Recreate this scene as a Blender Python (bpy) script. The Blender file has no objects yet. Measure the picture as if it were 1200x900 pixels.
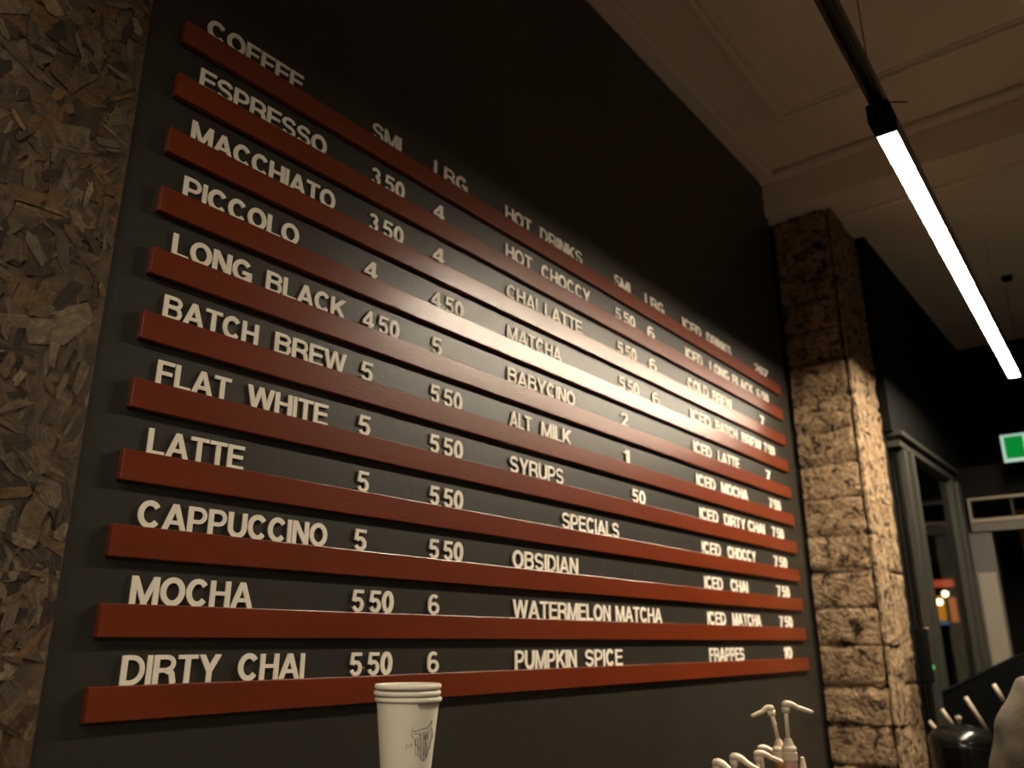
import bpy, bmesh, math, random
from mathutils import Vector, Matrix, noise
import mathutils
random.seed(7)
PI = math.pi
C = bpy.context.scene.collection
sc = bpy.context.scene

# ------------------------------------------------------------------ camera
F_PX = 957.665
YAW, PITCH, ROLL = 0.67306, 0.30647, -0.000887
CAM = Vector((0.0, -1.28346, 1.56206))
fw = Vector((math.cos(YAW)*math.cos(PITCH), math.sin(YAW)*math.cos(PITCH), math.sin(PITCH)))
r0 = Vector((math.sin(YAW), -math.cos(YAW), 0)); u0 = r0.cross(fw)
rt = r0*math.cos(ROLL) + u0*math.sin(ROLL); up = u0*math.cos(ROLL) - r0*math.sin(ROLL)
cd = bpy.data.cameras.new('camera'); cam = bpy.data.objects.new('camera', cd); C.objects.link(cam)
cd.sensor_width = 36; cd.lens = 36*F_PX/1200; cd.clip_start = 0.02
cam.matrix_world = Matrix(((rt.x, up.x, -fw.x, CAM.x), (rt.y, up.y, -fw.y, CAM.y), (rt.z, up.z, -fw.z, CAM.z), (0, 0, 0, 1)))
cd.dof.use_dof = True; cd.dof.focus_distance = 1.38; cd.dof.aperture_fstop = 3.5
sc.camera = cam
sc.view_settings.view_transform = 'Standard'; sc.view_settings.look = 'None'
sc.view_settings.exposure = 0.0; sc.view_settings.gamma = 1.0; sc.view_settings.use_curve_mapping = False
w = bpy.data.worlds.new('world'); sc.world = w; w.use_nodes = True
w.node_tree.nodes['Background'].inputs[0].default_value = (1.0, 0.75, 0.5, 1)
w.node_tree.nodes['Background'].inputs[1].default_value = 0.002
LAMP_POWER = 285.0          # radiance of the tube over the menu
LAMP2_POWER = 95.0         # radiance of the tube behind the camera
FILL_POWER = 125.0         # radiance of the added, unseen fill tube farther back in the room
LAMP_COL = (1.0, 0.845, 0.625)

def ray(x, y):
    return fw + rt*((x-600)/F_PX) - up*((y-450)/F_PX)
def on(x, y, ax, v):
    d = ray(x, y); return CAM + d*((v-CAM[ax])/d[ax])
def at(x, y, dep):
    return CAM + ray(x, y)*dep

# ------------------------------------------------------------------ materials
def mat(name, col, rough=0.6, spec=0.5, metal=0.0, var=0.0, scale=20.0, bump=0.0, bscale=60.0, emit=None, estr=0.0, stretch=None, coat=0.0):
    m = bpy.data.materials.new(name); m.use_nodes = True
    nt = m.node_tree; b = nt.nodes['Principled BSDF']
    b.inputs['Base Color'].default_value = (*col, 1); b.inputs['Roughness'].default_value = rough
    b.inputs['Specular IOR Level'].default_value = spec; b.inputs['Metallic'].default_value = metal
    b.inputs['Coat Weight'].default_value = coat
    if emit:
        b.inputs['Emission Color'].default_value = (*emit, 1); b.inputs['Emission Strength'].default_value = estr
    if var or bump:
        tc = nt.nodes.new('ShaderNodeTexCoord'); src = tc.outputs['Object']
        if stretch:
            mp = nt.nodes.new('ShaderNodeMapping'); mp.inputs['Scale'].default_value = stretch
            nt.links.new(src, mp.inputs['Vector']); src = mp.outputs['Vector']
    if var:
        n = nt.nodes.new('ShaderNodeTexNoise'); n.inputs['Scale'].default_value = scale; n.inputs['Detail'].default_value = 6
        nt.links.new(src, n.inputs['Vector'])
        cr = nt.nodes.new('ShaderNodeValToRGB')
        cr.color_ramp.elements[0].position = 0.3; cr.color_ramp.elements[1].position = 0.7
        cr.color_ramp.elements[0].color = (*[c*(1-var) for c in col], 1)
        cr.color_ramp.elements[1].color = (*[min(1, c*(1+var)) for c in col], 1)
        nt.links.new(n.outputs['Fac'], cr.inputs['Fac']); nt.links.new(cr.outputs['Color'], b.inputs['Base Color'])
    if bump:
        n2 = nt.nodes.new('ShaderNodeTexNoise'); n2.inputs['Scale'].default_value = bscale; n2.inputs['Detail'].default_value = 5
        nt.links.new(src, n2.inputs['Vector'])
        bp = nt.nodes.new('ShaderNodeBump'); bp.inputs['Strength'].default_value = bump; bp.inputs['Distance'].default_value = 0.01
        nt.links.new(n2.outputs['Fac'], bp.inputs['Height']); nt.links.new(bp.outputs['Normal'], b.inputs['Normal'])
    return m

M = {}
M['board'] = mat('charcoal_wall_paint', (0.025, 0.0225, 0.0175), 0.40, 0.5, var=0.14, scale=5, bump=0.05, bscale=90, stretch=(1, 1, 0.35))
M['gap'] = mat('black_gap', (0.008, 0.008, 0.008), 0.9)
M['black_wall'] = mat('black_wall_paint', (0.0055, 0.005, 0.0045), 0.85, 0.1)
M['ledge'] = mat('red_ledge_paint', (0.150, 0.0235, 0.0055), 0.28, 0.62, var=0.12, scale=14, bump=0.06, bscale=160, stretch=(0.3, 1, 1))
M['letter'] = mat('white_letter_acrylic', (0.88, 0.825, 0.73), 0.5, 0.4)
M['ceiling'] = mat('ceiling_plaster', (0.80, 0.70, 0.57), 0.85, 0.2, var=0.05, scale=2)
M['room'] = mat('room_paint', (0.33, 0.32, 0.29), 0.85, 0.2)
M['floor'] = mat('timber_floor', (0.080, 0.073, 0.060), 0.5, 0.4, var=0.3, scale=6)
M['black'] = mat('black_metal', (0.012, 0.011, 0.010), 0.35, 0.4)
M['black_matt'] = mat('black_matt', (0.003, 0.003, 0.003), 0.85, 0.05)
M['black_gloss'] = mat('black_gloss', (0.005, 0.005, 0.004), 0.2, 0.35)
M['tube'] = mat('lamp_diffuser', (0.9, 0.9, 0.9), 0.5, emit=LAMP_COL, estr=LAMP_POWER)
M['tube2'] = mat('lamp_diffuser_second', (0.9, 0.9, 0.9), 0.5, emit=LAMP_COL, estr=LAMP2_POWER)
M['fill_tube'] = mat('added_fill_diffuser', (0.9, 0.9, 0.9), 0.5, emit=LAMP_COL, estr=FILL_POWER)
M['wire'] = mat('wire_steel', (0.05, 0.045, 0.04), 0.4)
M['cup'] = mat('cup_paper', (0.90, 0.845, 0.73), 0.55, 0.35, var=0.03, scale=30)
M['ink'] = mat('cup_ink', (0.03, 0.025, 0.02), 0.7)
M['pump'] = mat('pump_plastic', (0.80, 0.68, 0.54), 0.4, 0.5)
M['amber'] = mat('amber_syrup', (0.32, 0.14, 0.02), 0.2, 0.5)
M['pink'] = mat('pink_label', (0.55, 0.30, 0.22), 0.5, var=0.15, scale=60)
M['brown_sauce'] = mat('brown_sauce', (0.06, 0.025, 0.012), 0.25, 0.5)
M['counter'] = mat('counter_timber', (0.10, 0.06, 0.035), 0.5, 0.4, var=0.3, scale=8, stretch=(0.3, 2, 2))
M['frame'] = mat('grey_aluminium_frame', (0.028, 0.027, 0.021), 0.5, 0.3)
M['frame_pale'] = mat('beige_frame', (0.17, 0.135, 0.10), 0.5, 0.4)
M['pier'] = mat('dark_grey_pier_paint', (0.07, 0.063, 0.053), 0.7)
M['pier_pale'] = mat('pale_grey_pier_paint', (0.19, 0.165, 0.13), 0.7)
M['sign_green'] = mat('sign_green', (0.0, 0.02, 0.004), 0.8, 0.02, emit=(0.002, 0.20, 0.022), estr=1.0)
M['sign_white'] = mat('sign_white', (0.10, 0.14, 0.12), 0.8, 0.05, emit=(0.28, 0.44, 0.38), estr=1.0)
M['led'] = mat('green_led', (0.05, 0.4, 0.1), 0.4, emit=(0.03, 0.22, 0.05), estr=1.0)
M['tee'] = mat('grey_cotton', (0.105, 0.088, 0.066), 0.9, 0.15, var=0.12, scale=90, bump=0.3, bscale=250)
M['skin'] = mat('skin', (0.55, 0.32, 0.22), 0.5)
M['hair'] = mat('dark_hair', (0.03, 0.02, 0.015), 0.6)
M['trousers'] = mat('dark_denim', (0.03, 0.035, 0.05), 0.85)
M['rod'] = mat('pale_rod', (0.34, 0.28, 0.22), 0.4, 0.5)
M['mortar'] = mat('dark_mortar', (0.035, 0.028, 0.02), 0.95, 0.1, bump=0.6, bscale=60)
M['shop_red'] = mat('shop_sign_red', (0.5, 0.08, 0.03), 0.5, emit=(0.42, 0.055, 0.022), estr=1.0)
M['shop_amber'] = mat('shop_amber', (0.5, 0.25, 0.03), 0.5, emit=(0.50, 0.19, 0.014), estr=1.0, var=0.3, scale=3)
M['shop_orange'] = mat('shop_orange', (0.5, 0.18, 0.03), 0.5, emit=(0.34, 0.085, 0.012), estr=1.0)
M['shop_blue'] = mat('shop_blue', (0.1, 0.15, 0.3), 0.5, emit=(0.05, 0.10, 0.19), estr=1.0)
M['bulb'] = mat('shop_bulb', (1, 0.9, 0.6), 0.5, emit=(1.0, 0.82, 0.50), estr=6.0)
M['brick_glow'] = mat('dim_lit_timber', (0.45, 0.16, 0.05), 0.7, var=0.5, scale=6)

def glass_mat():
    m = bpy.data.materials.new('window_glass'); m.use_nodes = True
    b = m.node_tree.nodes['Principled BSDF']
    b.inputs['Base Color'].default_value = (0.75, 0.78, 0.76, 1); b.inputs['Roughness'].default_value = 0.02
    b.inputs['Transmission Weight'].default_value = 1.0; b.inputs['IOR'].default_value = 1.05
    return m
M['glass'] = glass_mat()

def stone_mat():
    m = bpy.data.materials.new('rough_stone'); m.use_nodes = True
    nt = m.node_tree; N = nt.nodes; L = nt.links; b = N['Principled BSDF']
    b.inputs['Roughness'].default_value = 0.92; b.inputs['Specular IOR Level'].default_value = 0.15
    tc = N.new('ShaderNodeNewGeometry')
    n1 = N.new('ShaderNodeTexNoise'); n1.inputs['Scale'].default_value = 22; n1.inputs['Detail'].default_value = 8; n1.inputs['Roughness'].default_value = 0.65
    n1.inputs['Distortion'].default_value = 0.8
    L.new(tc.outputs['Position'], n1.inputs['Vector'])
    cr = N.new('ShaderNodeValToRGB'); e = cr.color_ramp.elements
    e[0].position = 0.38; e[0].color = (0.030, 0.019, 0.010, 1)
    e[1].position = 0.62; e[1].color = (0.50, 0.355, 0.215, 1)
    k = cr.color_ramp.elements.new(0.45); k.color = (0.27, 0.180, 0.105, 1)
    L.new(n1.outputs['Fac'], cr.inputs['Fac']); L.new(cr.outputs['Color'], b.inputs['Base Color'])
    n2 = N.new('ShaderNodeTexNoise'); n2.inputs['Scale'].default_value = 55; n2.inputs['Detail'].default_value = 6
    L.new(tc.outputs['Position'], n2.inputs['Vector'])
    mx = N.new('ShaderNodeMath'); mx.operation = 'ADD'
    L.new(n1.outputs['Fac'], mx.inputs[0]); L.new(n2.outputs['Fac'], mx.inputs[1])
    bp = N.new('ShaderNodeBump'); bp.inputs['Strength'].default_value = 1.0; bp.inputs['Distance'].default_value = 0.035
    L.new(mx.outputs[0], bp.inputs['Height']); L.new(bp.outputs['Normal'], b.inputs['Normal'])
    return m
M['stone'] = stone_mat()

def osb_mat():
    m = bpy.data.materials.new('pressed_strand_wood'); m.use_nodes = True
    nt = m.node_tree; N = nt.nodes; L = nt.links; b = N['Principled BSDF']
    b.inputs['Roughness'].default_value = 0.55; b.inputs['Specular IOR Level'].default_value = 0.4
    a = N.new('ShaderNodeAttribute'); a.attribute_name = 'tone'
    uv = N.new('ShaderNodeUVMap'); uv.uv_map = 'UVMap'
    mp = N.new('ShaderNodeMapping'); mp.inputs['Scale'].default_value = (14, 260, 1)
    n = N.new('ShaderNodeTexNoise'); n.inputs['Scale'].default_value = 1.0; n.inputs['Detail'].default_value = 5
    L.new(uv.outputs['UV'], mp.inputs['Vector']); L.new(mp.outputs['Vector'], n.inputs['Vector'])
    mr = N.new('ShaderNodeMapRange'); mr.inputs[3].default_value = 0.45; mr.inputs[4].default_value = 1.5
    L.new(n.outputs['Fac'], mr.inputs[0])
    mx = N.new('ShaderNodeMix'); mx.data_type = 'RGBA'; mx.blend_type = 'MULTIPLY'; mx.inputs[0].default_value = 1.0
    L.new(a.outputs['Color'], mx.inputs[6]); L.new(mr.outputs[0], mx.inputs[7])
    geo = N.new('ShaderNodeNewGeometry'); n3 = N.new('ShaderNodeTexNoise'); n3.inputs['Scale'].default_value = 42; n3.inputs['Detail'].default_value = 7; n3.inputs['Roughness'].default_value = 0.7; n3.inputs['Distortion'].default_value = 1.2
    L.new(geo.outputs['Position'], n3.inputs['Vector'])
    mr2 = N.new('ShaderNodeMapRange'); mr2.inputs[1].default_value = 0.3; mr2.inputs[2].default_value = 0.7; mr2.inputs[3].default_value = 0.35; mr2.inputs[4].default_value = 1.65
    L.new(n3.outputs['Fac'], mr2.inputs[0])
    mx2 = N.new('ShaderNodeMix'); mx2.data_type = 'RGBA'; mx2.blend_type = 'MULTIPLY'; mx2.inputs[0].default_value = 1.0
    L.new(mx.outputs[2], mx2.inputs[6]); L.new(mr2.outputs[0], mx2.inputs[7])
    L.new(mx2.outputs[2], b.inputs['Base Color'])
    bp = N.new('ShaderNodeBump'); bp.inputs['Strength'].default_value = 0.4; bp.inputs['Distance'].default_value = 0.003
    L.new(n.outputs['Fac'], bp.inputs['Height']); L.new(bp.outputs['Normal'], b.inputs['Normal'])
    return m
M['osb'] = osb_mat()
M['osb_base'] = mat('strand_board_core', (0.07, 0.045, 0.022), 0.8, var=0.4, scale=40)

# ------------------------------------------------------------------ helpers
def link(name, me, m=None, parent=None, smooth=False):
    o = bpy.data.objects.new(name, me); C.objects.link(o)
    if m is not None and not me.materials: me.materials.append(m)
    if parent: o.parent = parent
    if smooth:
        for p in me.polygons: p.use_smooth = True
    return o
def tag(o, label=None, cat=None, group=None, kind=None):
    if label: o['label'] = label
    if cat: o['category'] = cat
    if group: o['group'] = group
    if kind: o['kind'] = kind
    return o
def thing(name, label, cat, loc=(0, 0, 0), group=None):
    o = bpy.data.objects.new(name, None); C.objects.link(o); o.location = loc; o.empty_display_size = 0.05
    return tag(o, label, cat, group)
class MB:
    def __init__(s): s.v = []; s.f = []
    def box(s, a, b):
        x0, y0, z0 = [min(p, q) for p, q in zip(a, b)]; x1, y1, z1 = [max(p, q) for p, q in zip(a, b)]
        n = len(s.v)
        s.v += [(x0, y0, z0), (x1, y0, z0), (x1, y1, z0), (x0, y1, z0), (x0, y0, z1), (x1, y0, z1), (x1, y1, z1), (x0, y1, z1)]
        s.f += [tuple(n+i for i in q) for q in ((0, 3, 2, 1), (4, 5, 6, 7), (0, 1, 5, 4), (1, 2, 6, 5), (2, 3, 7, 6), (3, 0, 4, 7))]
        return s
    def lathe(s, prof, cx=0, cy=0, n=32, cap=True):
        b = len(s.v)
        for (r, z) in prof:
            for k in range(n):
                a = 2*PI*k/n; s.v.append((cx+r*math.cos(a), cy+r*math.sin(a), z))
        for i in range(len(prof)-1):
            for k in range(n):
                k2 = (k+1) % n
                s.f.append((b+i*n+k, b+i*n+k2, b+(i+1)*n+k2, b+(i+1)*n+k))
        if cap:
            s.f.append(tuple(b+k for k in reversed(range(n)))); t = b+(len(prof)-1)*n
            s.f.append(tuple(t+k for k in range(n)))
        return s
    def tube(s, pts, rad, n=10, flat=1.0, upv=(0, 0, 1)):
        pts = [Vector(p) for p in pts]; b = len(s.v)
        if not isinstance(rad, (list, tuple)): rad = [rad]*len(pts)
        for i, p in enumerate(pts):
            d = (pts[min(i+1, len(pts)-1)]-pts[max(i-1, 0)]).normalized()
            u = Vector(upv)
            if abs(d.dot(u)) > 0.98: u = Vector((1, 0, 0))
            sd = d.cross(u).normalized(); u = sd.cross(d).normalized()
            for k in range(n):
                a = 2*PI*k/n; s.v.append(tuple(p+sd*(rad[i]*math.cos(a))+u*(rad[i]*flat*math.sin(a))))
        for i in range(len(pts)-1):
            for k in range(n):
                k2 = (k+1) % n
                s.f.append((b+i*n+k, b+i*n+k2, b+(i+1)*n+k2, b+(i+1)*n+k))
        s.f.append(tuple(b+k for k in reversed(range(n)))); t = b+(len(pts)-1)*n
        s.f.append(tuple(t+k for k in range(n)))
        return s
    def mesh(s, name='mesh'):
        me = bpy.data.meshes.new(name); me.from_pydata(s.v, [], s.f); me.update()
        bm = bmesh.new(); bm.from_mesh(me); bmesh.ops.recalc_face_normals(bm, faces=bm.faces); bm.to_mesh(me); bm.free()
        return me
    def build(s, name, m, parent=None, bevel=0, smooth=False, seg=2):
        o = link(name, s.mesh(name), m, parent, smooth)
        if bevel:
            md = o.modifiers.new('bevel', 'BEVEL'); md.width = bevel; md.segments = seg; md.limit_method = 'ANGLE'
        return o
def box(name, m, a, b, parent=None, bevel=0):
    return MB().box(a, b).build(name, m, parent, bevel)
def struct(o, label=None):
    o['kind'] = 'structure'
    if label: o['label'] = label
    return o

WALL_Y = 0.014
CEIL = 3.83; SOFFIT = 3.62; SIDE_Y = -0.31; FAR_X = 6.2
Y_BACK = -5.5; X_NEAR = -3.5

# ------------------------------------------------------------------ room shell
struct(box('floor', M['floor'], (X_NEAR-.1, Y_BACK-.1, -0.1), (6.6, 0.4, 0)), 'timber floor')
ceil = struct(box('ceiling', M['ceiling'], (X_NEAR-.1, Y_BACK-.1, CEIL), (3.68, 0.4, CEIL+.1)), 'pale plaster ceiling')
soff = struct(box('ceiling', M['ceiling'], (3.68, Y_BACK-.1, SOFFIT), (6.6, 0.4, CEIL+.1)), 'pale lowered ceiling beyond the beam edge')
wb = struct(box('wall_back', M['board'], (0.5, WALL_Y, 0), (3.72, 0.25, CEIL)), 'charcoal painted menu wall')
struct(box('trim_1', M['gap'], (3.72, WALL_Y+.02, 0), (3.80, 0.25, SOFFIT)), 'black shadow gap between menu wall and stone pillar')
# ceiling mouldings
def mould(name, pts, w_, dep, z, m=M['ceiling']):
    mb = MB()
    for (a, b) in pts:
        mb.box((min(a[0], b[0])-w_/2, min(a[1], b[1])-w_/2, z-dep), (max(a[0], b[0])+w_/2, max(a[1], b[1])+w_/2, z+.002))
    return struct(mb.build(name, m, None, bevel=dep*.45))
mould('trim_2', [((X_NEAR, -0.02), (3.66, -0.02))], 0.09, 0.035, CEIL)
mould('trim_3', [((X_NEAR, -0.27), (3.24, -0.27)), ((3.24, -0.27), (3.24, Y_BACK+.1))], 0.035, 0.022, CEIL)
mould('trim_4', [((X_NEAR, -0.31), (3.20, -0.31)), ((3.20, -0.31), (3.20, Y_BACK+.1))], 0.012, 0.012, CEIL)
mould('trim_5', [((3.66, -0.0), (3.66, Y_BACK+.1))], 0.05, 0.05, CEIL)
mould('trim_6', [((3.93, -0.30), (3.93, Y_BACK+.1))], 0.03, 0.02, SOFFIT)
tag(MB().lathe([(0.012, SOFFIT-.03), (0.028, SOFFIT-.024), (0.03, SOFFIT+.001)], *on(1180, 326, 2, SOFFIT-.01).xy, n=16).build('ceiling_sensor', M['black_matt']),
    'small dark round sensor on the ceiling beyond the light tube', 'sensor')
# unseen sides of the room
struct(box('wall_near', M['room'], (X_NEAR-.1, Y_BACK, 0), (X_NEAR, 0.25, CEIL)))
struct(box('wall_front', M['room'], (X_NEAR, Y_BACK-.1, 0), (6.6, Y_BACK, CEIL)))
struct(box('wall_left', M['black_wall'], (X_NEAR, WALL_Y+.02, 0), (0.5, 0.25, CEIL)))

# ------------------------------------------------------------------ strand board cladding
OX = 0.545; OY = -0.004
osb = box('osb_panel', M['osb_base'], (-1.9, OY, 0.0), (OX, WALL_Y+.021, CEIL-.04))
tag(osb, 'brown strand board wall panel of pressed wood flakes at left edge', 'wood panel')
pal = [(0.070, 0.043, 0.018), (0.090, 0.060, 0.028), (0.105, 0.076, 0.044), (0.034, 0.021, 0.009), (0.105, 0.055, 0.018), (0.080, 0.054, 0.027), (0.026, 0.016, 0.007), (0.125, 0.092, 0.056)]
V = []; Fc = []; col = []; uvs = []
rs = random.Random(3)
def flake(cx, cz, L_, W_, ang, lift, color):
    ca, sa = math.cos(ang), math.sin(ang); n = rs.choice((11, 13, 15)); b = len(V)
    tilt = rs.uniform(-.012, .012); tilt2 = rs.uniform(-.02, .02)
    pts = []
    for k in range(n):
        a = 2*PI*k/n + rs.uniform(-.12, .12)
        c, s = math.cos(a), math.sin(a)
        px = L_/2*math.copysign(abs(c)**.5, c)*rs.uniform(.62, 1.08); pz = W_/2*math.copysign(abs(s)**.6, s)*rs.uniform(.62, 1.1)
        pts.append((px, pz))
    u0 = rs.uniform(0, 50); v0 = rs.uniform(0, 50)
    for (px, pz) in pts:
        x = cx+px*ca-pz*sa; z = cz+px*sa+pz*ca
        if x > OX-.001: x = OX-.001-rs.uniform(0, .002)
        V.append((x, OY-0.0004-lift-px*tilt-pz*tilt2, z)); uvs.append((px+u0, pz+v0))
    Fc.append(tuple(range(b, b+n))); col.append((color, n))
for lay in range(4):
    cnt = (900, 900, 1300, 2400)[lay]
    for i in range(cnt):
        z = rs.uniform(0.9, 3.3); x = rs.uniform(-.45, OX)
        big = rs.random()
        L_ = rs.uniform(.05, .17) if big < .6 else rs.uniform(.012, .06); W_ = min(L_*.9, rs.uniform(.014, .06) if big < .6 else rs.uniform(.003, .014))
        c = rs.choice(pal); k = rs.uniform(.5, 1.3)
        if lay == 2: L_ *= .6; W_ *= .7
        if lay == 3: L_ *= .35; W_ *= .35
        if W_ < .010 and rs.random() < .12: c = (0.15, 0.080, 0.028)
        flake(x, z, L_, W_, rs.gauss(PI/2, .75) if rs.random() < .6 else rs.uniform(0, PI), lay*.0012+rs.uniform(0, .0012), tuple(q*k for q in c))
me = bpy.data.meshes.new('wood_strands'); me.from_pydata(V, [], Fc); me.update()
at_ = me.color_attributes.new('tone', 'FLOAT_COLOR', 'CORNER'); uvl = me.uv_layers.new(name='UVMap')
li = 0
for (c, n), f in zip(col, Fc):
    for vi in f:
        at_.data[li].color = (*c, 1); uvl.data[li].uv = uvs[vi]; li += 1
ws = link('wood_strands', me, M['osb'], osb); ws['kind'] = 'stuff'; ws['label'] = 'overlapping pressed wood flakes in brown and grey tones'

# ------------------------------------------------------------------ letter glyphs
T = 0.208; H = T/2
TH = 0.003
def arc(cx, cy, rx, ry, a0, a1, n=14):
    return [(cx+rx*math.cos(math.radians(a0+(a1-a0)*i/n)), cy+ry*math.sin(math.radians(a0+(a1-a0)*i/n))) for i in range(n+1)]
def clip(poly, ax, v, keep_less):
    out = []
    for i in range(len(poly)):
        a, b = poly[i], poly[(i+1) % len(poly)]
        ia = (a[ax] <= v) if keep_less else (a[ax] >= v); ib = (b[ax] <= v) if keep_less else (b[ax] >= v)
        if ia: out.append(a)
        if ia != ib:
            t = (v-a[ax])/(b[ax]-a[ax]); out.append((a[0]+t*(b[0]-a[0]), a[1]+t*(b[1]-a[1])))
    return out
class Glyph:
    def __init__(s, w): s.w = w; s.v = []; s.f = []; s.k = 0
    def poly(s, p):
        if len(p) < 3: return
        n = len(p); b = len(s.v); e = s.k*0.003; s.k += 1
        for q in p: s.v.append((q[0], -e, q[1]))
        for q in p: s.v.append((q[0], TH/0.042, q[1]))
        s.f.append(tuple(range(b, b+n))); s.f.append(tuple(reversed(range(b+n, b+2*n))))
        for i in range(n):
            j = (i+1) % n; s.f.append((b+i, b+n+i, b+n+j, b+j))
    def line(s, a, b, t=T, ext=0.0):
        d = Vector((b[0]-a[0], b[1]-a[1])).normalized(); p = Vector((-d.y, d.x))*t/2
        A = Vector(a)-d*ext; B = Vector(b)+d*ext
        q = [tuple(A+p), tuple(A-p), tuple(B-p), tuple(B+p)]
        for ax, v, k in ((1, 0, False), (1, 1, True), (0, 0, False), (0, s.w, True)):
            q = clip(q, ax, v, k)
            if len(q) < 3: return s
        s.poly(q); return s
    def rib(s, pts, closed=False, t=T):
        P = [Vector(p) for p in pts]; n = len(P)
        if closed: P = P[:-1]; n -= 1
        Lp, Rp = [], []
        for i in range(n):
            a = P[(i-1) % n] if closed or i > 0 else P[i]; c = P[(i+1) % n] if closed or i < n-1 else P[i]
            d1 = (P[i]-a).normalized() if (P[i]-a).length > 1e-9 else (c-P[i]).normalized()
            d2 = (c-P[i]).normalized() if (c-P[i]).length > 1e-9 else d1
            n1 = Vector((-d1.y, d1.x)); n2 = Vector((-d2.y, d2.x)); m = (n1+n2).normalized(); k = 1/max(.5, m.dot(n1))
            Lp.append(P[i]+m*t/2*k); Rp.append(P[i]-m*t/2*k)
        b = len(s.v); e = s.k*0.003; s.k += 1; D = TH/0.042
        for l, r in zip(Lp, Rp): s.v += [(l.x, -e, l.y), (r.x, -e, r.y), (l.x, D, l.y), (r.x, D, r.y)]
        for i in range(n if closed else n-1):
            j = (i+1) % n; o = b+4*i; q = b+4*j
            s.f += [(o, o+1, q+1, q), (o+2, q+2, q+3, o+3), (o, q, q+2, o+2), (o+1, o+3, q+3, q+1)]
        if not closed:
            o = b; s.f.append((o, o+2, o+3, o+1)); o = b+4*(n-1); s.f.append((o, o+1, o+3, o+2))
        return s
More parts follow.
